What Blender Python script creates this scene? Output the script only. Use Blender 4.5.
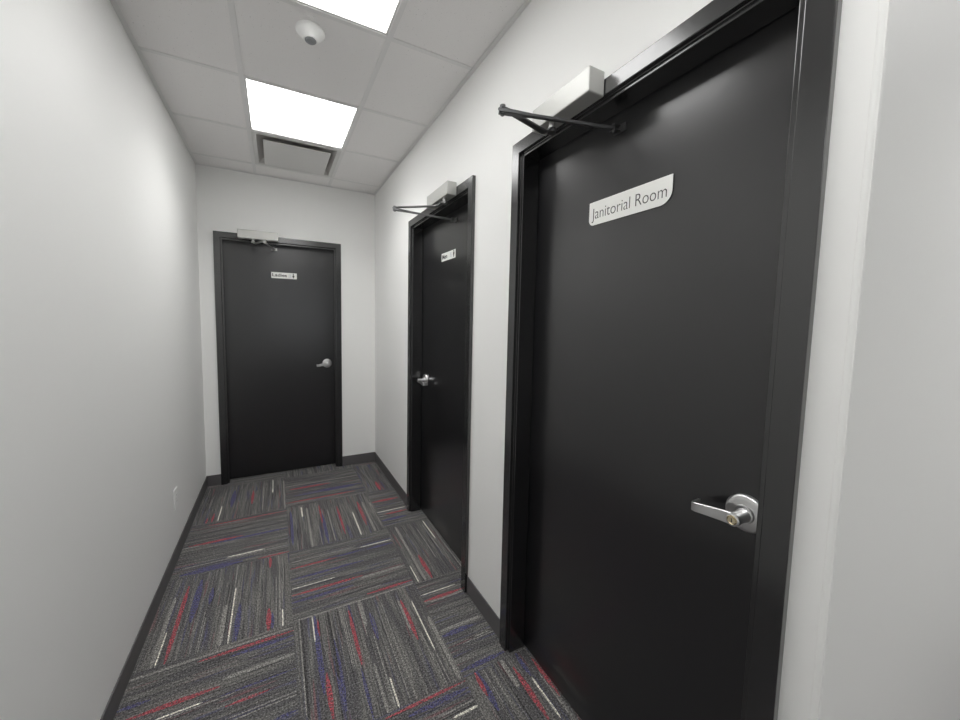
import bpy, bmesh, math, random
from mathutils import Vector, Matrix
PI = math.pi
for o in list(bpy.data.objects):
    bpy.data.objects.remove(o)
scene = bpy.context.scene
COL = scene.collection

# ------------------------------------------------------------------ measurements (metres)
W, D, H = 1.4664, 4.0866, 2.7111          # corridor width, depth of the end wall, ceiling height
CORNER_Y = 0.605                          # outside corner of the right wall
ROOM_X, ROOM_Y = 3.4, -4.6                # the wider room the corridor opens from
S = 0.6068                                # ceiling module
GX, GY = 0.4267, 2.6415                   # ceiling grid origin

# ------------------------------------------------------------------ camera
cam_data = bpy.data.cameras.new('camera')
cam = bpy.data.objects.new('camera', cam_data)
COL.objects.link(cam)
cam_data.sensor_width = 36.0
cam_data.lens = 367.0017 / 960 * 36.0
cam_data.shift_x = 0.01971
cam_data.shift_y = -0.01081
cam_data.clip_start = 0.02
rx, ry, rz = -0.07928762642236348, 0.0008136249338764275, -0.4672439548184461
th = math.sqrt(rx*rx + ry*ry + rz*rz)
rm = Matrix.Rotation(th, 3, Vector((rx, ry, rz)).normalized())
right, fwd, up = rm.col[0], rm.col[1], rm.col[2]
cm = Matrix((right, up, -fwd)).transposed().to_4x4()
cm.translation = Vector((0.56086, 0.34309, 1.47093))
cam.matrix_world = cm
scene.camera = cam

# ------------------------------------------------------------------ world, exposure
world = bpy.data.worlds.new('world')
scene.world = world
world.use_nodes = True
world.node_tree.nodes['Background'].inputs[0].default_value = (0, 0, 0, 1)
world.node_tree.nodes['Background'].inputs[1].default_value = 0.0
vs = scene.view_settings
vs.view_transform = 'Standard'
vs.look = 'None'
vs.gamma = 1.0
vs.use_curve_mapping = False
vs.exposure = 0.03
PANEL_STRENGTH = 6.0         # glow of the panel faces
PANEL_WATTS, PANEL_SPREAD = (6.2, 1.2), math.radians(130)   # light thrown down by each panel
FILL_WATTS = 3.0
BODY_LIGHTS = [(0, 0), (0, -2)]           # light panels of the corridor, as ceiling cells
FILL_LIGHTS = [(0, -4), (3, -5), (0, -8), (3, -8)]   # unseen panels added behind the camera to fill the walls with light

# soft fill lamp added in a made-up window far behind the camera
FILL_WIN = (0.25, 3.15, 0.75, 2.45)            # x0, x1, z0, z1
dl = bpy.data.lights.new('rear_fill', 'AREA')
dl.shape = 'RECTANGLE'; dl.size = FILL_WIN[1]-FILL_WIN[0]; dl.size_y = FILL_WIN[3]-FILL_WIN[2]
dl.energy = 14.0; dl.color = (0.95, 0.985, 1.0)
dlo = bpy.data.objects.new('rear_fill', dl); COL.objects.link(dlo)
dlo.location = ((FILL_WIN[0]+FILL_WIN[1])/2, ROOM_Y+0.01, (FILL_WIN[2]+FILL_WIN[3])/2)
dlo.rotation_euler = (PI/2, 0, 0)

# ------------------------------------------------------------------ materials
def srgb(r, g, b):
    f = lambda c: (c/255/12.92) if c/255 <= 0.04045 else ((c/255+0.055)/1.055)**2.4
    return (f(r), f(g), f(b), 1.0)

class Mat:
    def __init__(self, name, color, rough=0.5, metal=0.0, spec=0.5):
        self.m = bpy.data.materials.new(name)
        self.m.use_nodes = True
        self.nt = self.m.node_tree
        self.b = self.nt.nodes['Principled BSDF']
        self.b.inputs['Base Color'].default_value = color
        self.b.inputs['Roughness'].default_value = rough
        self.b.inputs['Metallic'].default_value = metal
        self.b.inputs['Specular IOR Level'].default_value = spec
    def n(self, t, **kw):
        nd = self.nt.nodes.new(t)
        for k, v in kw.items():
            if k in nd.inputs: nd.inputs[k].default_value = v
            else: setattr(nd, k, v)
        return nd
    def l(self, a, b): self.nt.links.new(a, b)
    def coords(self, kind='Object', scale=(1, 1, 1)):
        tc = self.n('ShaderNodeTexCoord'); mp = self.n('ShaderNodeMapping', Scale=scale)
        self.l(tc.outputs[kind], mp.inputs['Vector'])
        return mp.outputs['Vector']
    def noise(self, vec, scale, detail=3.0, rough=0.5):
        nz = self.n('ShaderNodeTexNoise', Scale=scale, Detail=detail, Roughness=rough)
        self.l(vec, nz.inputs['Vector'])
        return nz.outputs['Fac']
    def ramp(self, fac, stops, interp='LINEAR'):
        r = self.n('ShaderNodeValToRGB')
        r.color_ramp.interpolation = interp
        els = r.color_ramp.elements
        while len(els) < len(stops): els.new(0.5)
        for e, (p, c) in zip(els, stops):
            e.position = p; e.color = c
        self.l(fac, r.inputs['Fac'])
        return r.outputs['Color']
    def bump(self, h, strength, dist=0.002):
        b = self.n('ShaderNodeBump', Strength=strength, Distance=dist)
        self.l(h, b.inputs['Height'])
        self.l(b.outputs['Normal'], self.b.inputs['Normal'])
    def mix(self, fac, a, b, mode='MIX'):
        m = self.n('ShaderNodeMix', data_type='RGBA', blend_type=mode)
        for i, v in ((0, fac), (6, a), (7, b)):
            if hasattr(v, 'is_linked') or hasattr(v, 'links'): self.l(v, m.inputs[i])
            else: m.inputs[i].default_value = v
        return m.outputs[2]

def grey(v): return (v, v, v, 1)

M = {}
w = Mat('wall_paint', srgb(247, 247, 245), 0.5, spec=0.3)
v = w.coords('Object')
w.bump(w.noise(v, 260, 3), 0.10, 0.0012)
M['wall'] = w.m

c = Mat('ceiling_tile', srgb(248, 246, 245), 0.9, spec=0.1)
v = c.coords('Object')
f1 = c.noise(v, 420, 2)
pin = c.ramp(c.noise(v, 170, 1), [(0.0, grey(0.6)), (0.20, grey(0.65)), (0.28, grey(1)), (1, grey(1))])
c.l(c.mix(1.0, srgb(248, 246, 245), pin, 'MULTIPLY'), c.b.inputs['Base Color'])
c.bump(f1, 0.12, 0.0012)
M['tile'] = c.m
M['grid'] = Mat('grid_paint', srgb(238, 237, 236), 0.5).m
M['white_metal'] = Mat('white_painted_metal', srgb(222, 221, 219), 0.4).m
M['vent_inside'] = Mat('vent_inside_paint', srgb(205, 202, 199), 0.6).m

# black painted steel of frames, slightly uneven in gloss
f = Mat('black_frame_paint', (0.0095, 0.0095, 0.0105, 1), 0.22, spec=0.9)
v = f.coords('Object')
f.l(f.ramp(f.noise(v, 55, 4, 0.65), [(0.3, grey(0.20)), (0.75, grey(0.27))]), f.b.inputs['Roughness'])
f.b.inputs['Coat Weight'].default_value = 0.7
f.b.inputs['Coat Roughness'].default_value = 0.16
M['frame'] = f.m

d = Mat('black_door_paint', (0.005, 0.0048, 0.006, 1), 0.32, spec=0.6)
d.b.inputs['Coat Weight'].default_value = 0.9
d.b.inputs['Coat Roughness'].default_value = 0.19
v = d.coords('Object')
d.l(d.ramp(d.noise(v, 4, 3, 0.5), [(0.3, grey(0.30)), (0.7, grey(0.34))]), d.b.inputs['Roughness'])
M['door'] = d.m

b = Mat('charcoal_vinyl', srgb(96, 94, 95), 0.5)
v = b.coords('Object')
b.bump(b.noise(v, 200, 2), 0.06, 0.0008)
M['base'] = b.m

al = Mat('silver_enamel', srgb(200, 200, 196), 0.38, 0.25)
al.bump(al.noise(al.coords('Object'), 500, 2), 0.04, 0.0005)
M['silver'] = al.m
M['arm'] = Mat('grey_steel', srgb(140, 140, 140), 0.42, 0.7).m
M['dark_arm'] = Mat('dark_grey_steel', srgb(92, 92, 93), 0.4, 0.6).m
M['bright_arm'] = Mat('silver_steel', srgb(190, 190, 188), 0.35, 0.7).m
ch = Mat('satin_chrome', srgb(225, 225, 225), 0.3, 1.0)
ch.bump(ch.noise(ch.coords('Object', (30, 900, 900)), 1.0, 2), 0.05, 0.0004)
M['chrome'] = ch.m
M['brass'] = Mat('key_brass', srgb(220, 208, 178), 0.25, 1.0).m
M['slot'] = Mat('dark_slot', grey(0.01), 0.6).m
M['sign'] = Mat('sign_face', srgb(246, 246, 242), 0.45).m
M['sign_edge'] = Mat('sign_edge', srgb(40, 40, 40), 0.5).m
M['ink'] = Mat('sign_ink', srgb(50, 48, 47), 0.6).m
M['pale_ink'] = Mat('pale_ink', srgb(190, 195, 208), 0.6).m
M['plastic'] = Mat('white_plastic', srgb(250, 250, 248), 0.35).m
M['lens'] = Mat('sensor_lens', srgb(140, 142, 144), 0.4).m
p = Mat('light_diffuser', grey(0.9), 0.5)
p.b.inputs['Emission Color'].default_value = (1.0, 0.998, 0.99, 1)
p.b.inputs['Emission Strength'].default_value = PANEL_STRENGTH
M['panel'] = p.m

# carpet: u runs along the streaks of each square, v across them
SPECK = [(0.30, grey(0.12)), (0.42, grey(0.5)), (0.5, grey(0.95)), (0.58, grey(1.6)), (0.70, grey(2.8))]
def carpet(name, color=None, loose=0.8):
    m = Mat(name, srgb(90, 88, 88), 0.95, spec=0.05)
    tc = m.n('ShaderNodeTexCoord')
    sp = m.ramp(m.noise(m.coords('Object'), 150, 3, 0.9), SPECK)
    if color is None:
        def band(su, sv, seed):
            mp = m.n('ShaderNodeMapping', Scale=(su, sv, 1), Location=(seed, seed*1.7, seed))
            m.l(tc.outputs['UV'], mp.inputs['Vector'])
            return m.noise(mp.outputs['Vector'], 1.0, 2.0, 0.6)
        a = m.ramp(band(1.6, 34, 3.1), [(0.0, srgb(88, 87, 88)), (0.42, srgb(96, 95, 96)), (0.52, srgb(104, 103, 102)),
                                        (0.60, srgb(124, 122, 119)), (0.66, srgb(104, 103, 102)), (1.0, srgb(90, 90, 94))])
        bl = m.ramp(band(2.2, 42, 11.3), [(0.0, grey(0)), (0.60, grey(0)), (0.68, grey(0.75)), (1, grey(0.9))])
        a = m.mix(bl, a, srgb(88, 88, 112))
        rd = m.ramp(band(2.6, 46, 23.7), [(0.0, grey(0)), (0.64, grey(0)), (0.70, grey(0.6)), (1, grey(0.8))])
        a = m.mix(rd, a, srgb(130, 92, 96))
        th_ = m.ramp(band(2.0, 150, 31.9), [(0.0, grey(0)), (0.60, grey(0)), (0.66, grey(0.75)), (1, grey(0.9))])
        a = m.mix(th_, a, srgb(140, 138, 133))
        dk = m.ramp(band(2.4, 130, 47.9), [(0.0, grey(0)), (0.60, grey(0)), (0.66, grey(0.8)), (1, grey(0.9))])
        a = m.mix(dk, a, srgb(64, 63, 64))
    else:
        thin = m.ramp(m.noise(m.coords('Object', (1.0, 1.0, 1.0)), 130, 2, 0.8), [(0.0, grey(0)), (0.47, grey(0)), (0.56, grey(1)), (1, grey(1))])
        a = m.mix(m.mix(1.0, thin, grey(loose), 'MULTIPLY'), color, srgb(98, 96, 97))
    m.l(m.mix(1.0, a, sp, 'MULTIPLY'), m.b.inputs['Base Color'])
    m.bump(m.noise(m.coords('Object'), 300, 2), 0.5, 0.003)
    return m.m
M['carpet'] = carpet('carpet_pile')
YARN = {'r': carpet('red_yarn', srgb(178, 84, 92)), 'b': carpet('blue_yarn', srgb(88, 88, 128)),
        'g': carpet('grey_yarn', srgb(124, 122, 118)), 'l': carpet('light_grey_yarn', srgb(150, 148, 143), 0.45),
        'w': carpet('white_yarn', srgb(222, 220, 208), 0.1), 'd': carpet('dark_yarn', srgb(66, 65, 65))}

# ------------------------------------------------------------------ mesh helpers
def box(bm, x0, x1, y0, y1, z0, z1, mi=0):
    v = [bm.verts.new(p) for p in ((x0,y0,z0),(x1,y0,z0),(x1,y1,z0),(x0,y1,z0),(x0,y0,z1),(x1,y0,z1),(x1,y1,z1),(x0,y1,z1))]
    for q in ((0,3,2,1),(4,5,6,7),(0,1,5,4),(1,2,6,5),(2,3,7,6),(3,0,4,7)):
        bm.faces.new([v[i] for i in q]).material_index = mi

def frame_of(d):
    d = d.normalized()
    a = Vector((0, 0, 1)) if abs(d.z) < 0.9 else Vector((1, 0, 0))
    s = d.cross(a).normalized()
    return s, s.cross(d).normalized()

def cyl(bm, p0, p1, r0, r1=None, n=24, cap=True):
    p0, p1 = Vector(p0), Vector(p1)
    r1 = r0 if r1 is None else r1
    s, u = frame_of(p1 - p0)
    ring = lambda p, r: [bm.verts.new(p + s*(r*math.cos(2*PI*i/n)) + u*(r*math.sin(2*PI*i/n))) for i in range(n)]
    a, b = ring(p0, r0), ring(p1, r1)
    for i in range(n):
        bm.faces.new((a[i], b[i], b[(i+1) % n], a[(i+1) % n]))
    if cap:
        bm.faces.new(a); bm.faces.new(list(reversed(b)))

def lathe(bm, origin, axis, prof, n=48):
    """prof = [(distance along axis, radius)], closed at both ends"""
    o, ax = Vector(origin), Vector(axis).normalized()
    s, u = frame_of(ax)
    rings = []
    for t, r in prof:
        c = o + ax*t
        if r < 1e-6: rings.append([bm.verts.new(c)])
        else: rings.append([bm.verts.new(c + s*(r*math.cos(2*PI*i/n)) + u*(r*math.sin(2*PI*i/n))) for i in range(n)])
    for A, B in zip(rings, rings[1:]):
        for i in range(n):
            j = (i+1) % n
            if len(A) == 1 and len(B) == 1: continue
            if len(A) == 1: bm.faces.new((A[0], B[i], B[j]))
            elif len(B) == 1: bm.faces.new((A[i], B[0], A[j]))
            else: bm.faces.new((A[i], B[i], B[j], A[j]))
    if len(rings[0]) > 1: bm.faces.new(rings[0])
    if len(rings[-1]) > 1: bm.faces.new(rings[-1])

def sweep(bm, path, sect, up=(0, 0, 1)):
    """path of (point, width scale, height scale); sect = rectangle half sizes (side, up), corners rounded"""
    pts = [Vector(p[0]) for p in path]
    hw, hh = sect
    rings = []
    for i, (p, sw, sh) in enumerate(path):
        t = (pts[min(i+1, len(pts)-1)] - pts[max(i-1, 0)]).normalized()
        upv = Vector(up)
        side = t.cross(upv).normalized()
        u = side.cross(t).normalized()
        a, b = hw*sw, hh*sh
        k = 0.35*min(a, b)
        ring = [(-a+k, -b), (a-k, -b), (a, -b+k), (a, b-k), (a-k, b), (-a+k, b), (-a, b-k), (-a, -b+k)]
        rings.append([bm.verts.new(Vector(p) + side*x + u*y) for x, y in ring])
    n = 8
    for A, B in zip(rings, rings[1:]):
        for i in range(n):
            bm.faces.new((A[i], A[(i+1) % n], B[(i+1) % n], B[i]))
    bm.faces.new(list(reversed(rings[0]))); bm.faces.new(rings[-1])

def prism(bm, poly, y0, y1, mi_front=0, mi_side=0):
    """poly in x,z; extruded from y0 (front) to y1"""
    a = [bm.verts.new((x, y0, z)) for x, z in poly]
    b = [bm.verts.new((x, y1, z)) for x, z in poly]
    bm.faces.new(a).material_index = mi_front
    bm.faces.new(list(reversed(b))).material_index = mi_side
    n = len(poly)
    for i in range(n):
        bm.faces.new((a[i], b[i], b[(i+1) % n], a[(i+1) % n])).material_index = mi_side

def obj(name, bm, mats, parent=None, bevel=0.0, smooth=False, seg=2):
    bmesh.ops.recalc_face_normals(bm, faces=bm.faces)
    me = bpy.data.meshes.new(name)
    bm.to_mesh(me); bm.free()
    for m in (mats if isinstance(mats, (list, tuple)) else [mats]): me.materials.append(m)
    if smooth:
        me.polygons.foreach_set('use_smooth', [True]*len(me.polygons))
        me.set_sharp_from_angle(angle=math.radians(38))
    o = bpy.data.objects.new(name, me)
    COL.objects.link(o)
    if parent: o.parent = parent
    if bevel:
        md = o.modifiers.new('bevel', 'BEVEL')
        md.width = bevel; md.segments = seg; md.limit_method = 'ANGLE'; md.angle_limit = math.radians(40)
    return o

def tag(o, label, cat, group=None, kind=None):
    o['label'] = label; o['category'] = cat
    if group: o['group'] = group
    if kind: o['kind'] = kind
    return o

def empty(name, matrix):
    e = bpy.data.objects.new(name, None)
    COL.objects.link(e)
    e.matrix_world = matrix
    e.empty_display_size = 0.05
    return e
NB = bmesh.new

# ------------------------------------------------------------------ doors as placed in the walls
# local axes of a door: x to the right as one faces it, y into the wall, z up
FACE, PR, STOP, LEAF = 0.0475, 0.0176, 0.015, 0.0790
def right_wall(y_far): return Matrix.Translation((W, y_far, 0)) @ Matrix.Rotation(-PI/2, 4, 'Z')
DOORS = {
    'near':   dict(m=right_wall(1.6609), w=0.9970, h=2.1984),
    'middle': dict(m=right_wall(2.9972), w=0.9918, h=2.1984),
    'end':    dict(m=Matrix.Translation((0.1083, D, 0)), w=1.0257, h=2.1905),
}

# ------------------------------------------------------------------ the setting
STREAKS = [('r', 1, 0.1115, 2.192, 2.7, 0.018), ('l', 1, 0.0654, 2.192, 2.634, 0.015), ('w', 1, 0.0795, 2.192, 2.385, 0.006), ('g', 1, 0.0325, 2.192,
    2.36, 0.006), ('g', 1, 0.0383, 2.192, 2.316, 0.005), ('b', 1, 0.1657, 2.404, 2.732, 0.03), ('b', 1, 0.2302, 2.501, 2.631, 0.02), ('l', 1, 0.2192,
    2.192, 2.462, 0.004), ('l', 1, 0.2275, 2.192, 2.409, 0.004), ('l', 1, 0.3071, 2.192, 2.46, 0.02), ('g', 1, 0.2954, 2.393, 2.67, 0.006), ('w', 1,
    0.3402, 2.192, 2.583, 0.007), ('l', 1, 0.3346, 2.583, 2.79, 0.005), ('b', 1, 0.3708, 2.192, 2.45, 0.022), ('g', 1, 0.3797, 2.504, 2.79, 0.005),
    ('g', 1, 0.4076, 2.5, 2.79, 0.005), ('g', 1, 0.493, 2.192, 2.714, 0.006), ('r', 1, 0.5054, 2.684, 2.79, 0.016), ('r', 1, 0.5033, 2.192, 2.343,
    0.022), ('b', 1, 0.5199, 2.192, 2.305, 0.016), ('l', 1, 0.5365, 2.192, 2.599, 0.004), ('l', 1, 0.5523, 2.192, 2.79, 0.004), ('l', 1, 0.5727,
    2.454, 2.752, 0.004), ('w', 1, 0.5649, 2.192, 2.31, 0.007), ('g', 1, 0.5921, 2.192, 2.79, 0.02), ('l', 0, 2.1632, -0, 0.609, 0.01), ('r', 0,
    2.1434, 0.235, 0.609, 0.016), ('b', 0, 2.1139, 0.356, 0.609, 0.02), ('g', 0, 2.0779, 0.137, 0.609, 0.005), ('g', 0, 2.0599, 0.15, 0.435, 0.005),
    ('l', 0, 2.0084, 0.34, 0.609, 0.016), ('r', 0, 1.9798, 0.042, 0.336, 0.02), ('b', 0, 1.9324, 0.339, 0.609, 0.01), ('r', 0, 1.8794, 0.362, 0.513,
    0.012), ('w', 0, 1.9356, 0.14, 0.284, 0.007), ('b', 0, 2.0328, -0, 0.103, 0.03), ('l', 0, 1.826, 0.368, 0.609, 0.005), ('l', 0, 1.8121, 0.384,
    0.609, 0.005), ('b', 0, 1.7476, 0.523, 0.609, 0.016), ('w', 0, 2.9, 0.266, 0.47, 0.01), ('l', 0, 2.8848, 0.036, 0.609, 0.009), ('r', 0, 3.3585,
    0.107, 0.609, 0.012), ('g', 0, 3.2185, -0, 0.609, 0.008), ('b', 0, 3.1025, 0.157, 0.609, 0.022), ('r', 0, 3.1251, 0.036, 0.335, 0.022), ('l', 0,
    3.1098, -0, 0.093, 0.012), ('b', 0, 2.8217, 0.046, 0.355, 0.04), ('r', 0, 2.8055, 0.438, 0.609, 0.014), ('w', 1, 0.5121, 3.713, 4.01, 0.01), ('w',
    1, 0.1601, 3.4, 3.645, 0.008), ('g', 1, 0.3018, 3.455, 3.933, 0.012), ('l', 1, 0.4432, 3.437, 3.872, 0.008), ('l', 1, 0.5986, 3.4, 3.942, 0.012),
    ('r', 1, 0.3659, 3.582, 3.838, 0.02), ('b', 1, 0.2259, 3.592, 3.904, 0.03), ('r', 1, 0.0893, 3.4, 3.475, 0.02), ('g', 1, 0.3967, 3.458, 3.828,
    0.02), ('r', 1, 0.123, 3.4, 3.533, 0.014), ('w', 1, 0.7124, 3.208, 3.365, 0.01), ('l', 1, 0.7488, 2.79, 3.34, 0.014), ('r', 1, 0.8378, 3.06,
    3.346, 0.012), ('r', 1, 0.9632, 2.853, 3.269, 0.015), ('r', 1, 1.1216, 2.902, 3.274, 0.022), ('w', 1, 1.0594, 2.79, 3.126, 0.008), ('l', 1,
    1.1568, 2.79, 3.258, 0.015), ('b', 1, 0.6352, 2.868, 3.334, 0.02), ('b', 1, 0.8467, 2.79, 3.201, 0.02), ('g', 1, 0.9247, 2.79, 3.269, 0.02), ('l',
    1, 1.2102, 2.84, 3.232, 0.012), ('g', 1, 0.7745, 2.79, 3.31, 0.012), ('l', 1, 0.8908, 2.79, 3.254, 0.008), ('l', 0, 3.7955, 0.609, 1.228, 0.012),
    ('r', 0, 3.726, 0.639, 0.972, 0.03), ('b', 0, 3.6094, 0.861, 1.228, 0.03), ('g', 0, 3.5387, 0.609, 1.228, 0.012), ('r', 0, 3.4797, 0.609, 1.143,
    0.018), ('b', 0, 3.5896, 0.66, 1.161, 0.03), ('l', 0, 2.6767, 0.609, 0.992, 0.009), ('b', 0, 2.6236, 0.877, 1.015, 0.015), ('w', 0, 2.6556, 1.021,
    1.228, 0.007), ('b', 0, 2.6191, 1.058, 1.228, 0.02), ('r', 0, 2.6159, 0.609, 0.871, 0.015), ('g', 0, 2.5539, 0.642, 1.085, 0.008), ('b', 0,
    2.5164, 0.609, 1.014, 0.018), ('w', 0, 2.4355, 0.609, 0.836, 0.006), ('r', 0, 2.3837, 0.609, 0.985, 0.018), ('l', 0, 2.3674, 0.963, 1.228, 0.018),
    ('b', 0, 2.328, 0.609, 0.918, 0.02), ('g', 0, 2.3085, 0.925, 1.228, 0.007), ('r', 0, 2.2271, 0.972, 1.228, 0.018), ('l', 0, 2.1974, 0.609, 1.228,
    0.01), ('w', 1, 0.6947, 2.034, 2.192, 0.006), ('b', 1, 0.7052, 1.762, 2.192, 0.022), ('r', 1, 0.7172, 2.06, 2.16, 0.012), ('b', 1, 0.7712, 1.663,
    2.012, 0.025), ('r', 1, 0.7234, 1.656, 1.855, 0.02), ('l', 1, 0.8265, 1.825, 2.192, 0.004), ('l', 1, 0.8331, 1.822, 2.192, 0.004), ('l', 1,
    0.8414, 1.819, 2.192, 0.004), ('r', 1, 0.8635, 1.825, 2.159, 0.016), ('l', 1, 0.9229, 2.022, 2.192, 0.02), ('b', 1, 0.8568, 1.587, 1.815, 0.012),
    ('l', 1, 1.0016, 1.587, 2.136, 0.004), ('l', 1, 1.0254, 1.587, 2.142, 0.004), ('l', 1, 0.9433, 1.587, 1.961, 0.005), ('l', 1, 0.9104, 1.587,
    1.812, 0.01), ('w', 1, 0.9547, 1.587, 1.722, 0.007), ('r', 1, 1.1216, 1.842, 2.109, 0.022), ('l', 1, 1.1087, 1.904, 2.12, 0.012), ('w', 1, 1.1714,
    1.756, 2.08, 0.006), ('l', 1, 1.1562, 1.587, 1.76, 0.004), ('l', 1, 1.1717, 1.587, 1.753, 0.004), ('l', 1, 1.2128, 1.587, 1.948, 0.018), ('g', 1,
    0.6218, 1.711, 2.192, 0.006), ('l', 1, 0.6364, 1.703, 2.192, 0.006), ('b', 1, 0.9575, 1.919, 2.101, 0.02), ('d', 1, 0.7664, 1.804, 2.192, 0.012),
    ('d', 1, 0.6435, 1.698, 2.192, 0.012), ('r', 0, 1.5733, 0.895, 1.228, 0.012), ('b', 0, 1.5433, 0.974, 1.228, 0.022), ('l', 0, 1.4916, 1.079,
    1.228, 0.006), ('w', 0, 1.4656, 1.125, 1.228, 0.008), ('w', 0, 2.0915, 1.228, 1.434, 0.006), ('r', 0, 2.0454, 1.228, 1.447, 0.02), ('l', 0,
    2.0276, 1.261, 1.446, 0.01), ('g', 0, 1.9167, 1.228, 1.445, 0.012), ('l', 0, 1.8373, 1.228, 1.451, 0.015), ('b', 0, 1.8075, 1.228, 1.39, 0.05),
    ('w', 0, 1.7446, 1.361, 1.45, 0.006), ('b', 0, 1.6166, 1.228, 1.447, 0.022), ('r', 1, 1.2797, 1.479, 1.587, 0.03), ('b', 1, 1.2898, 1.415, 1.587,
    0.03), ('l', 1, 1.3197, 1.431, 1.587, 0.005), ('l', 1, 1.3465, 1.413, 1.587, 0.005), ('l', 1, 1.4111, 1.455, 1.587, 0.03), ('r', 1, 1.4412, 1.305,
    1.538, 0.024), ('w', 1, 1.4847, 1.29, 1.466, 0.008), ('r', 1, 1.5383, 1.356, 1.539, 0.016), ('l', 1, 1.5238, 1.261, 1.469, 0.006), ('b', 1,
    1.4856, 1.473, 1.587, 0.02), ('w', 1, 1.5017, 2.542, 2.79, 0.008), ('r', 1, 1.336, 2.192, 2.422, 0.024), ('l', 1, 1.4278, 2.343, 2.709, 0.006),
    ('l', 1, 1.4802, 2.342, 2.744, 0.006), ('g', 1, 1.371, 2.192, 2.424, 0.014), ('w', 1, 1.2548, 2.192, 2.348, 0.006), ('l', 1, 1.2955, 2.192, 2.79,
    0.016), ('l', 1, 1.5538, 2.246, 2.79, 0.014), ('r', 0, 3.2097, 1.228, 1.444, 0.03), ('w', 0, 3.0367, 1.228, 1.455, 0.01), ('r', 0, 2.9898, 1.271,
    1.445, 0.02), ('l', 0, 2.9683, 1.228, 1.283, 0.01), ('b', 0, 2.9077, 1.228, 1.421, 0.05), ('r', 1, 1.3463, 3.4, 3.584, 0.03)]
T = 0.15
def slab(name, boxes, label, mat='wall'):
    bm = NB()
    for b_ in boxes: box(bm, *b_)
    o = obj(name, bm, M[mat])
    return tag(o, label, 'wall', kind='structure')

slab('wall_left', [(-T, 0, ROOM_Y-T, D+T, 0, H+0.1)], 'long plain white wall on the left side of the corridor')
e = DOORS['end']
slab('wall_back', [(0, 0.1083, D, D+T, 0, H+0.1), (0.1083, 0.1083+e['w'], D, D+T, e['h'], H+0.1),
                   (0.1083+e['w'], W, D, D+T, 0, H+0.1)], 'white end wall of the corridor around the far door')
n1, f1 = 1.6609-DOORS['near']['w'], 1.6609
n2, f2 = 2.9972-DOORS['middle']['w'], 2.9972
hh = DOORS['near']['h']
slab('wall_right', [(W, W+T, CORNER_Y, n1, 0, H+0.1), (W, W+T, n1, f1, hh, H+0.1), (W, W+T, f1, n2, 0, H+0.1),
                    (W, W+T, n2, f2, hh, H+0.1), (W, W+T, f2, D+T, 0, H+0.1)], 'white right wall of the corridor holding two black doors')
slab('wall_return', [(W+T, ROOM_X, CORNER_Y, CORNER_Y+T, 0, H+0.1)], 'white wall turning away to the right of the nearest door')
slab('wall_front', [(0, ROOM_X, ROOM_Y-T, ROOM_Y, 0, FILL_WIN[2]), (0, ROOM_X, ROOM_Y-T, ROOM_Y, FILL_WIN[3], H+0.1),
                    (0, FILL_WIN[0], ROOM_Y-T, ROOM_Y, FILL_WIN[2], FILL_WIN[3]), (FILL_WIN[1], ROOM_X, ROOM_Y-T, ROOM_Y, FILL_WIN[2], FILL_WIN[3])], 'white wall behind the camera')
slab('wall_side', [(ROOM_X, ROOM_X+T, ROOM_Y-T, CORNER_Y+T, 0, H+0.1)], 'white side wall of the room behind the camera')

wn = NB()  # frame of the made-up window that holds the fill lamp
for b_ in ((FILL_WIN[0], FILL_WIN[1], FILL_WIN[2], FILL_WIN[2]+0.05), (FILL_WIN[0], FILL_WIN[1], FILL_WIN[3]-0.05, FILL_WIN[3]), (FILL_WIN[0], FILL_WIN[0]+0.05, FILL_WIN[2]+0.05, FILL_WIN[3]-0.05), (FILL_WIN[1]-0.05, FILL_WIN[1], FILL_WIN[2]+0.05, FILL_WIN[3]-0.05)):
    box(wn, b_[0], b_[1], ROOM_Y-0.10, ROOM_Y-0.04, b_[2], b_[3])
tag(obj('made_up_window', wn, M['white_metal']), 'frame of an added window around the fill lamp far behind the camera', 'window', kind='structure')

# rounded corner bead on the outside corner
bm = NB()
q = 0.0085
cyl(bm, (W+q-0.0016, CORNER_Y+q-0.0016, 0.0), (W+q-0.0016, CORNER_Y+q-0.0016, H-0.002), q, n=40)
tag(obj('trim_1', bm, M['wall'], smooth=True), 'white vertical corner bead right beside the nearest door frame', 'trim', kind='structure')

# floor: one carpet of squares laid quarter turned
XS = [-0.0015, 0.6085, 1.2285] + [1.2285+0.61*k for k in range(1, 5)]
YS = [1.587-0.606*k for k in range(12, 0, -1)] + [1.587, 2.192, 2.79, 3.40, 4.01, 4.62]
bm = NB()
uvl = bm.loops.layers.uv.new('UVMap')
mats = [M['carpet']] + list(YARN.values())
yi = {k: i+1 for i, k in enumerate(YARN)}
rnd = random.Random(5)
def quad(pts, uvs, mi):
    fc = bm.faces.new([bm.verts.new(p_) for p_ in pts])
    for lp, uv in zip(fc.loops, uvs): lp[uvl].uv = uv
    fc.material_index = mi
def patch(x0, x1, y0, y1, vert, off):
    pts = [(x0,y0,0),(x1,y0,0),(x1,y1,0),(x0,y1,0)]
    uvs = [((p_[1] if vert else p_[0])+off[0], (p_[0] if vert else p_[1])+off[1]) for p_ in pts]
    quad(pts, uvs, 0)
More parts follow.
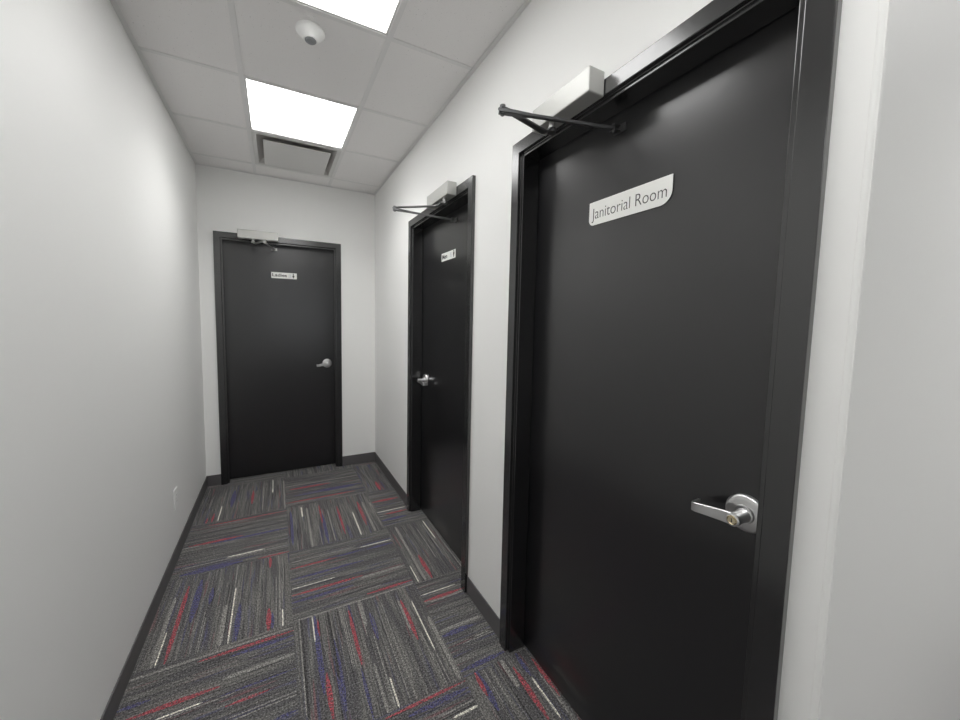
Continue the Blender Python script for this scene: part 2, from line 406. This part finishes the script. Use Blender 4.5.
def streak(col, vert, c_, a, b_, wd):
    z = 0.0004 + 0.00002*rnd.random()
    t_ = min(0.10, 0.35*(b_-a)) * (1.0 if col in 'rb' else 0.25)
    wd = min(wd, 0.16*(b_-a))
    h_ = wd/2
    k = 0.3
    pl = [(a, -h_*k), (a+t_, -h_), (b_-t_, -h_), (b_, -h_*k), (b_, h_*k), (b_-t_, h_), (a+t_, h_), (a, h_*k)]
    pts = [((c_+s_, l_, z) if vert else (l_, c_+s_, z)) for l_, s_ in pl]
    if vert: pts.reverse()
    quad(pts, [(0, 0)]*8, yi[col])
for (X0, X1, Y0, Y1) in ((0, W+T, ROOM_Y, D+T), (W+T, ROOM_X, ROOM_Y, CORNER_Y)):
    for i in range(len(XS)-1):
        for j in range(len(YS)-1):
            x0, x1, y0, y1 = max(XS[i], X0), min(XS[i+1], X1), max(YS[j], Y0), min(YS[j+1], Y1)
            if x1-x0 < 0.002 or y1-y0 < 0.002: continue
            vert = (i+j) % 2 == 1 
            patch(x0, x1, y0, y1, vert, (rnd.uniform(0, 90), rnd.uniform(0, 90)))
            # thin neutral yarn lines woven along the square, plus its pale border yarn
            lo, hi, ca, cb = (y0, y1, x0, x1) if vert else (x0, x1, y0, y1)
            for k in range(int(14*(cb-ca)/0.61)):
                wd = rnd.choice((0.003, 0.004, 0.005))
                c0 = rnd.uniform(ca+0.01, cb-0.01)
                a = rnd.uniform(lo, hi-0.06) if rnd.random() < 0.75 else lo
                b_ = min(hi, a+rnd.uniform(0.08, 0.5))
                streak(rnd.choice('gggddl'), vert, c0, a, b_, wd)
            if y0 < 0.9:
                for k in range(7):
                    c0 = rnd.uniform(ca+0.02, cb-0.02)
                    a = rnd.uniform(lo, max(lo, hi-0.2)); b_ = min(hi, a+rnd.uniform(0.15, 0.45))
                    streak(rnd.choice('rrbbwl'), vert, c0, a, b_, rnd.choice((0.008, 0.016, 0.02)))
for s_ in STREAKS: streak(*s_)
me = bpy.data.meshes.new('floor')
bm.normal_update(); 
for fc in bm.faces:
    if fc.normal.z < 0: fc.normal_flip()
bm.to_mesh(me); bm.free()
for m_ in mats: me.materials.append(m_)
fl = bpy.data.objects.new('floor', me); COL.objects.link(fl)
tag(fl, 'dark grey carpet squares streaked with red, blue and white yarn', 'floor', kind='structure')
bm = NB(); box(bm, -T, ROOM_X+T, ROOM_Y-T, D+T, -0.1, -0.002)
obj('subfloor', bm, M['base'], fl)

# baseboards
BH, BT = 0.0956, 0.006
def base(name, boxes, label):
    bm = NB()
    for b_ in boxes: box(bm, *b_, 0.0005, BH)
    tag(obj(name, bm, M['base'], bevel=0.002), label, 'baseboard', kind='structure')
base('baseboard_left', [(0, BT, ROOM_Y, D)], 'charcoal vinyl baseboard along the left wall')
base('baseboard_back', [(BT, 0.1083, D-BT, D), (0.1083+e['w'], W-BT, D-BT, D)], 'charcoal vinyl baseboard either side of the far door')
base('baseboard_right', [(W-BT, W, f2, D), (W-BT, W, f1, n2), (W-BT, W, CORNER_Y-BT, n1)], 'charcoal vinyl baseboard between the doors of the right wall')
base('baseboard_return', [(W, ROOM_X, CORNER_Y-BT, CORNER_Y)], 'charcoal vinyl baseboard past the corner on the right')

# ceiling: lay-in tiles on a white grid, with openings for lights and vent
cells_cut = set(BODY_LIGHTS + FILL_LIGHTS + [(0, 1)])
def cell(i, j): return GX+S*i, GX+S*(i+1), GY+S*j, GY+S*(j+1)
bm = NB(); gm = NB()
TZ = H + 0.003
regions = ((0, W+T, CORNER_Y, D+T), (0, ROOM_X, ROOM_Y, CORNER_Y))
for (X0, X1, Y0, Y1) in regions:
    for i in range(-1, 5):
        for j in range(-13, 4):
            if (i, j) in cells_cut: continue
            x0, x1, y0, y1 = cell(i, j)
            x0, x1, y0, y1 = max(x0, X0), min(x1, X1), max(y0, Y0), min(y1, Y1)
            if x1-x0 > 0.001 and y1-y0 > 0.001: box(bm, x0, x1, y0, y1, TZ, TZ+0.016)
ce = tag(obj('ceiling', bm, M['tile']), 'suspended ceiling of pale grey lay-in tiles', 'ceiling', kind='structure')
hw = 0.012
for i in range(0, 5):
    x = GX+S*i
    y1 = D if x < W else CORNER_Y
    box(gm, x-hw, x+hw, ROOM_Y, y1, H, H+0.0029)
    box(gm, x-0.001, x+0.001, ROOM_Y, y1, H+0.0029, H+0.038)
for j in range(-11, 3):
    y = GY+S*j
    xe = W if y > CORNER_Y else ROOM_X
    xs_ = [0] + [GX+S*i for i in range(0, 5) if GX+S*i < xe] + [xe]
    for a, b_ in zip(xs_, xs_[1:]):
        g0, g1 = (hw if a > 0 else 0), (hw if b_ < xe else 0)
        box(gm, a+g0, b_-g1, y-hw, y+hw, H+0.0004, H+0.0029)
obj('ceiling_grid', gm, M['grid'], ce, bevel=0.0006, seg=1)
am = NB(); A = 0.021
for b_ in ((0, A, ROOM_Y, D), (A, W-A, D-A, D), (W-A, W, CORNER_Y, D), (W-A, ROOM_X, CORNER_Y-A, CORNER_Y), (A, ROOM_X, ROOM_Y, ROOM_Y+A), (ROOM_X-A, ROOM_X, ROOM_Y+A, CORNER_Y-A)):
    box(am, *b_, H-0.0022, H-0.0003)
obj('wall_angle', am, M['grid'], ce, bevel=0.0005, seg=1)

# ------------------------------------------------------------------ ceiling lights and vent
def light(i, j, label, watts):
    x0, x1, y0, y1 = cell(i, j)
    cx, cy = (x0+x1)/2, (y0+y1)/2
    r = empty('ceiling_light', Matrix.Translation((cx, cy, H+0.0032)))
    tag(r, label, 'ceiling light')
    h = S/2-0.002
    bm = NB()
    k = h-0.018
    for b_ in ((-h, h, -h, -k), (-h, h, k, h), (-h, -k, -k, k), (k, h, -k, k)):
        box(bm, *b_, 0, 0.020)
    box(bm, -h, h, -h, h, 0.0205, 0.035)
    obj('frame', bm, M['white_metal'], r)
    bm = NB(); box(bm, -k, k, -k, k, 0.0155, 0.0195)
    obj('diffuser', bm, M['panel'], r)
    ld = bpy.data.lights.new('panel_light', 'AREA')
    ld.shape = 'SQUARE'; ld.size = 2*k-0.004; ld.energy = watts; ld.spread = PANEL_SPREAD; ld.color = (1.0, 0.998, 0.99)
    lo = bpy.data.objects.new('panel_light', ld); COL.objects.link(lo)
    lo.parent = r; lo.location = (0, 0, 0.0145)
    return r
light(0, 0, 'square lit ceiling panel beside the air vent, farther of the two', PANEL_WATTS[0])
light(0, -2, 'square lit ceiling panel cut by the top of the photo, nearer than the round sensor', PANEL_WATTS[1])
for c_, t_ in zip(FILL_LIGHTS, ('just above and behind the camera', 'beyond the corner on the right', 'far behind the camera on the left', 'far behind the camera on the right')):
    light(*c_, 'added square fill panel in the ceiling ' + t_, FILL_WATTS)  # unseen panels, added only to brighten the walls

x0, x1, y0, y1 = cell(0, 1)
r = empty('air_vent', Matrix.Translation(((x0+x1)/2, (y0+y1)/2, H+0.0032)))
tag(r, 'square white air vent with flat plaque between the far lit panel and end wall', 'vent')
h, k = S/2-0.002, 0.264
def ring(bm, a, za, b_, zb):
    va = [bm.verts.new((x*a, y*a, za)) for x, y in ((-1,-1),(1,-1),(1,1),(-1,1))]
    vb = [bm.verts.new((x*b_, y*b_, zb)) for x, y in ((-1,-1),(1,-1),(1,1),(-1,1))]
    for i in range(4): bm.faces.new((va[i], va[(i+1) % 4], vb[(i+1) % 4], vb[i]))
    return va, vb
bm = NB()
ring(bm, h, 0.0, k, 0.0); ring(bm, k, 0.0, k, 0.004); ring(bm, h, 0.0, h, 0.01)
obj('flange', bm, M['white_metal'], r)
bm = NB()
ring(bm, k, 0.004, 0.21, 0.05)
_, vb = ring(bm, 0.21, 0.05, 0.12, 0.09); bm.faces.new(vb)
obj('back_pan', bm, M['vent_inside'], r)
bm = NB(); box(bm, -0.2225, 0.2225, -0.2225, 0.2225, -0.015, -0.010)
obj('plaque', bm, M['white_metal'], r, bevel=0.003)

# occupancy sensor
r = empty('ceiling_sensor', Matrix.Translation((0.7196, 2.155, TZ)))
tag(r, 'round white sensor on the ceiling tile between the two lit panels', 'sensor')
bm = NB()
lathe(bm, (0, 0, 0), (0, 0, -1), [(0, 0.059), (0.005, 0.0595), (0.010, 0.0575), (0.015, 0.053), (0.021, 0.046), (0.027, 0.0395), (0.034, 0.034), (0.040, 0.028)])
obj('housing', bm, M['plastic'], r, smooth=True)
bm = NB()
lathe(bm, (0, 0, -0.040), (0, 0, -1), [(-0.002, 0.0235), (0.002, 0.0235), (0.006, 0.019), (0.008, 0.010), (0.0085, 0.0)])
lens = obj('lens', bm, M['lens'], r, smooth=True); lens['label'] = 'grey perforated lens'

# ------------------------------------------------------------------ doors
def door_frame(dr, parent):
    w_, h_ = dr['w'], dr['h']
    prof = [(0.0, 0.145), (0.0, -PR), (FACE, -PR), (FACE, -0.0025), (FACE+STOP, -0.0025), (FACE+STOP, LEAF-0.002), (FACE, LEAF-0.002), (FACE, 0.145)]
    bm = NB()
    rings = []
    for k_ in range(4):
        rg = []
        for u, y in prof:
            x = u if k_ in (0, 1) else w_-u
            z = 0.0008 if k_ in (0, 3) else h_-u
            rg.append(bm.verts.new((x, y, z)))
        rings.append(rg)
    n = len(prof)
    for A_, B_ in zip(rings, rings[1:]):
        for i in range(n): bm.faces.new((A_[i], A_[(i+1) % n], B_[(i+1) % n], B_[i]))
    bm.faces.new(rings[0]); bm.faces.new(list(reversed(rings[-1])))
    fo = obj('frame', bm, M['frame'], parent, bevel=0.0022, seg=3)
    return fo

def handle(dr, parent, x, z, s, keyed):
    """lever lock; s = direction the lever points along local x"""
    y = LEAF
    bm = NB()
    lathe(bm, (x, y+0.0005, z+0.003), (0, -1, 0), [(0, 0.0435), (0.006, 0.0435), (0.0095, 0.0420), (0.0115, 0.039), (0.0125, 0.030), (0.0135, 0.0215), (0.017, 0.0195)], 64)
    ro = obj('door_handle', bm, M['chrome'], parent, smooth=True)
    bm = NB()
    lathe(bm, (x, y-0.0155, z), (0, -1, 0), [(0, 0.0165), (0.004, 0.0150), (0.020, 0.0140), (0.034, 0.0145), (0.040, 0.0150), (0.0455, 0.0145), (0.0470, 0.0125)], 40)
    p = [(x, -0.054), (x+s*0.03, -0.0545), (x+s*0.065, -0.055), (x+s*0.088, -0.0545), (x+s*0.0935, -0.0525), (x+s*0.0955, -0.047), (x+s*0.0960, -0.022)]
    drop = [0.0, 0.003, 0.008, 0.0115, 0.012, 0.012, 0.0115]
    hs = [1.22, 1.12, 1.02, 0.97, 0.95, 0.93, 0.85]
    sweep(bm, [((px, y+py, z-dz), 1, sc) for (px, py), dz, sc in zip(p, drop, hs)], (0.0035, 0.0118))
    obj('lever', bm, M['chrome'], ro, smooth=True)
    if keyed:
        bm = NB()
        lathe(bm, (x, y-0.0615, z), (0, -1, 0), [(0, 0.0108), (0.0018, 0.0108), (0.0024, 0.0095), (0.0014, 0.0085), (0.0014, 0.0075), (0.0026, 0.0070), (0.0026, 0.0)], 36)
        kc = obj('key_cylinder', bm, M['brass'], ro, smooth=True); kc['label'] = 'brass key cylinder in the lever end'
        bm = NB()
        box(bm, x-0.0009, x+0.0009, y-0.0648, y-0.0638, z-0.0045, z+0.0045)
        obj('keyhole', bm, M['slot'], ro)
    return ro

def door(key, name, label, hx, s, keyed, hz=1.0215):
    dr = DOORS[key]
    r = empty(name, dr['m'])
    tag(r, label, 'door', kind='structure')
    door_frame(dr, r)
    bm = NB()
    box(bm, FACE+0.003, dr['w']-FACE-0.003, LEAF, LEAF+0.044, 0.007, dr['h']-FACE-0.003)
    obj('leaf', bm, M['door'], r, bevel=0.001)
    handle(dr, r, hx, hz, s, keyed)
    return r
door('near', 'door_1', 'large black door in the right wall bearing the Janitorial Room sign', 0.8800, -1, True, 1.0295)
door('middle', 'door_2', 'black door on the right wall between the end door and the nearest door', 2.9972-2.862, 1, False, 1.033)
door('end', 'door_3', 'black door in the end wall bearing the Ladies sign', 1.0085-0.1083, -1, False, 1.033)

# ------------------------------------------------------------------ door closers
def closer(key, label, bx0, bx1, bz0, bz1, bt, piv, elb, shoe, arm_mat, hinge_left):
    dr = DOORS[key]
    bc = Vector(((bx0+bx1)/2, -PR, bz0))
    r = empty('door_closer', dr['m'] @ Matrix.Translation(bc))
    tag(r, label, 'door closer', 'silver closers above the doors')
    L = lambda p_: Vector(p_) - bc
    bm = NB()
    box(bm, bx0-bc.x, bx1-bc.x, -bt, -0.0005, 0, bz1-bz0)
    obj('cover', bm, M['silver'], r, bevel=0.004, seg=3)
    bm = NB()
    a, b_ = L(piv), L(elb)
    cyl(bm, (a.x, a.y, 0.0), (a.x, a.y, a.z-0.012), 0.011, n=24)
    obj('spindle', bm, M['bright_arm'], r, smooth=True)
    bm = NB()
    d_ = (b_-a)
    a2 = a + Vector((0, 0, -0.004)); b2 = b_ + Vector((0, 0, 0.004))
    sweep(bm, [(a2-d_.normalized()*0.014, 0.9, 1), (a2+d_*0.05, 1.1, 1), (a2+d_*0.11+Vector((0, 0, -0.011)), 0.95, 1), (a2+d_*0.17+Vector((0, 0, -0.0145)), 0.95, 1), (b2-d_*0.10, 0.85, 1), (b2+d_.normalized()*0.010, 0.85, 1)], (0.0115, 0.0035))
    cyl(bm, (a2.x, a2.y, a2.z-0.009), (a2.x, a2.y, a2.z+0.005), 0.014, n=28)
    obj('main_arm', bm, M[arm_mat], r, smooth=True)
    bm = NB()
    cyl(bm, (b_.x, b_.y, b_.z-0.013), (b_.x, b_.y, b_.z+0.014), 0.0085, n=24)
    cyl(bm, (b_.x, b_.y, b_.z-0.016), (b_.x, b_.y, b_.z-0.011), 0.0065, n=6)
    obj('elbow', bm, M[arm_mat], r, smooth=True)
    bm = NB()
    c_ = L(shoe)
    d2 = c_-b_
    b3 = b_+Vector((0, 0, -0.004))
    e3 = c_ + Vector((0, -0.024, 0))
    d2 = e3-b3
    sweep(bm, [(b3-d2.normalized()*0.011, 1.0, 1.5), (b3+d2*0.06, 1.05, 1.5), (b3+d2*0.26, 0.62, 1.15), (b3+d2*0.5, 0.56, 1.1), (b3+d2*0.9, 0.5, 1.1), (e3, 0.6, 1.1)], (0.0105, 0.0045))
    obj('forearm', bm, M[arm_mat], r, smooth=True)
    bm = NB()
    box(bm, c_.x-0.016, c_.x+0.030, c_.y-0.005, c_.y-0.0002, c_.z-0.012, c_.z+0.012)
    box(bm, c_.x-0.011, c_.x+0.011, c_.y-0.030, c_.y-0.005, c_.z+0.0055, c_.z+0.0095)
    box(bm, c_.x-0.011, c_.x+0.011, c_.y-0.030, c_.y-0.005, c_.z-0.0095, c_.z-0.0055)
    cyl(bm, (c_.x, c_.y-0.022, c_.z-0.014), (c_.x, c_.y-0.022, c_.z+0.014), 0.006, n=16)
    for sx in (0.016, 0.024):
        cyl(bm, (c_.x+sx, c_.y-0.007, c_.z), (c_.x+sx, c_.y-0.0049, c_.z), 0.004, n=14)
    obj('arm_shoe', bm, M[arm_mat], r, bevel=0.0008)
    return r
closer('near', 'silver door closer above the nearest door with dark folded arms', 0.2110, 0.4785, 2.1462, 2.2184, 0.0625,
       (0.290, -0.056, 2.128), (0.317, -0.271, 2.120), (0.453, LEAF, 2.085), 'dark_arm', True)
closer('middle', 'silver door closer above the middle door, its long arms jutting left', 0.5137, 0.8137, 2.1499, 2.2204, 0.057,
       (0.741, -0.056, 2.132), (0.527, -0.276, 2.116), (0.600, LEAF, 2.082), 'arm', False)
closer('end', 'small silver door closer above the far door in the end wall', 0.1785, 0.4885, 2.1455, 2.2165, 0.060,
       (0.293, -0.056, 2.126), (0.385, -0.250, 2.098), (0.448, LEAF, 2.096), 'bright_arm', True)

# ------------------------------------------------------------------ door signs
def text_mesh(body, size, sx=1.0, bold=0.0):
    cu = bpy.data.curves.new('lettering', 'FONT')
    cu.body = body; cu.size = size; cu.offset = bold; cu.extrude = 0.0002
    o = bpy.data.objects.new('lettering', cu)
    COL.objects.link(o)
    bpy.context.view_layer.update()
    me = bpy.data.meshes.new_from_object(o.evaluated_get(bpy.context.evaluated_depsgraph_get()))
    bpy.data.objects.remove(o); bpy.data.curves.remove(cu)
    xs_ = [v_.co.x for v_ in me.vertices]
    x0 = min(xs_); wd = (max(xs_)-x0)*sx
    me.transform(Matrix.Rotation(PI/2, 4, 'X') @ Matrix.Diagonal((sx, 1, 1, 1)) @ Matrix.Translation((-x0, 0, 0)))
    return me, wd

def sign(key, label, x0, x1, z0, z1, rr, rl, body, tx0, tx1, tz, size, bold, extra=None):
    dr = DOORS[key]
    cx = (x0+x1)/2
    r = empty('door_sign', dr['m'] @ Matrix.Translation((cx, LEAF, z0)))
    tag(r, label, 'sign')
    a, b_, h_ = x0-cx, x1-cx, z1-z0
    poly = []
    def arc(ox, oz, rad, t0, t1, n=12):
        for i in range(n+1):
            t = math.radians(t0+(t1-t0)*i/n)
            poly.append((ox+rad*math.cos(t), oz+rad*math.sin(t)))
    arc(a+rl, rl, rl, 180, 270); arc(b_-rr, rr, rr, 270, 360)
    c0 = 0.0015
    arc(b_-c0, h_-c0, c0, 0, 90, 3); arc(a+c0, h_-c0, c0, 90, 180, 3)
    bm = NB(); prism(bm, poly, -0.0032, -0.0002, 0, 1)
    obj('plate', bm, [M['sign'], M['sign_edge']], r)
    me, wd = text_mesh(body, size, 1.0, bold)
    me.transform(Matrix.Diagonal(((tx1-tx0)/wd, 1, 1, 1)))
    me.transform(Matrix.Translation((tx0-cx, -0.0034, tz-z0)))
    me.materials.clear(); me.materials.append(M['ink'])
    t = bpy.data.objects.new('lettering', me); COL.objects.link(t); t.parent = r
    if extra: extra(r, cx, z0)
    return r
sign('near', 'white sign reading Janitorial Room on the nearest black door', 0.347, 0.648, 1.8077, 1.8858, 0.036, 0.020,
     'Janitorial Room', 0.3595, 0.632, 1.8280, 0.0525, -0.0006)

def person(kind, px, mark):
    def f_(r, cx, z0):
        x = px-cx
        bm = NB()
        def disc(ox, oz, rad):
            prism(bm, [(ox+rad*math.cos(2*PI*i/16), oz+rad*math.sin(2*PI*i/16)) for i in range(16)], -0.0036, -0.0030)
        disc(x, 0.0440, 0.0055)
        if kind == 'w':
            prism(bm, [(x-0.004, 0.0375), (x-0.0105, 0.020), (x-0.004, 0.020), (x-0.004, 0.0085), (x+0.004, 0.0085), (x+0.004, 0.020), (x+0.0105, 0.020), (x+0.004, 0.0375)], -0.0036, -0.0030)
        else:
            prism(bm, [(x-0.0085, 0.0375), (x-0.0085, 0.021), (x-0.005, 0.021), (x-0.005, 0.008), (x+0.005, 0.008), (x+0.005, 0.021), (x+0.0085, 0.021), (x+0.0085, 0.0375)], -0.0036, -0.0030)
        obj('pictogram', bm, M['ink'], r)
        bm = NB()
        m_ = mark-cx
        for i in range(2):
            for j in range(3):
                prism(bm, [(m_+i*0.012-0.0035+0.0035*math.cos(2*PI*k/10), 0.017+j*0.010+0.0035*math.sin(2*PI*k/10)) for k in range(10)], -0.0036, -0.0030)
        obj('raised_dots', bm, M['pale_ink'], r)
    return f_
sign('end', 'small white sign reading Ladies on the far door', 0.4255, 0.6395, 1.838, 1.893, 0.004, 0.004,
     'Ladies', 0.434, 0.555, 1.8545, 0.039, 0.0008, person('w', 0.610, 0.577))
sign('middle', 'small white sign reading Men on the middle door', 0.407, 0.617, 1.8575, 1.909, 0.004, 0.004,
     'Men', 0.418, 0.494, 1.872, 0.039, 0.0008, person('m', 0.592, 0.546))

# ------------------------------------------------------------------ wall outlet on the left wall
r = empty('wall_outlet', Matrix.Translation((0, 3.018, 0.378)) @ Matrix.Rotation(PI/2, 4, 'Z'))
tag(r, 'small white electrical outlet low on the left wall', 'outlet')
bm = NB(); box(bm, -0.036, 0.036, -0.0065, -0.0002, -0.060, 0.060)
obj('cover_plate', bm, M['plastic'], r, bevel=0.002)
for dz in (-0.0195, 0.0195):
    bm = NB(); box(bm, -0.0165, 0.0165, -0.0085, -0.006, dz-0.0135, dz+0.0135)
    rc = obj('receptacle', bm, M['plastic'], r, bevel=0.0008)
    bm = NB()
    for dx in (-0.0065, 0.0065): box(bm, dx-0.001, dx+0.001, -0.0087, -0.008, dz-0.001, dz+0.007)
    obj('slots', bm, M['slot'], rc)
bm = NB(); cyl(bm, (0, -0.0062, 0), (0, -0.0076, 0), 0.003, n=14)
obj('screw', bm, M['chrome'], r)
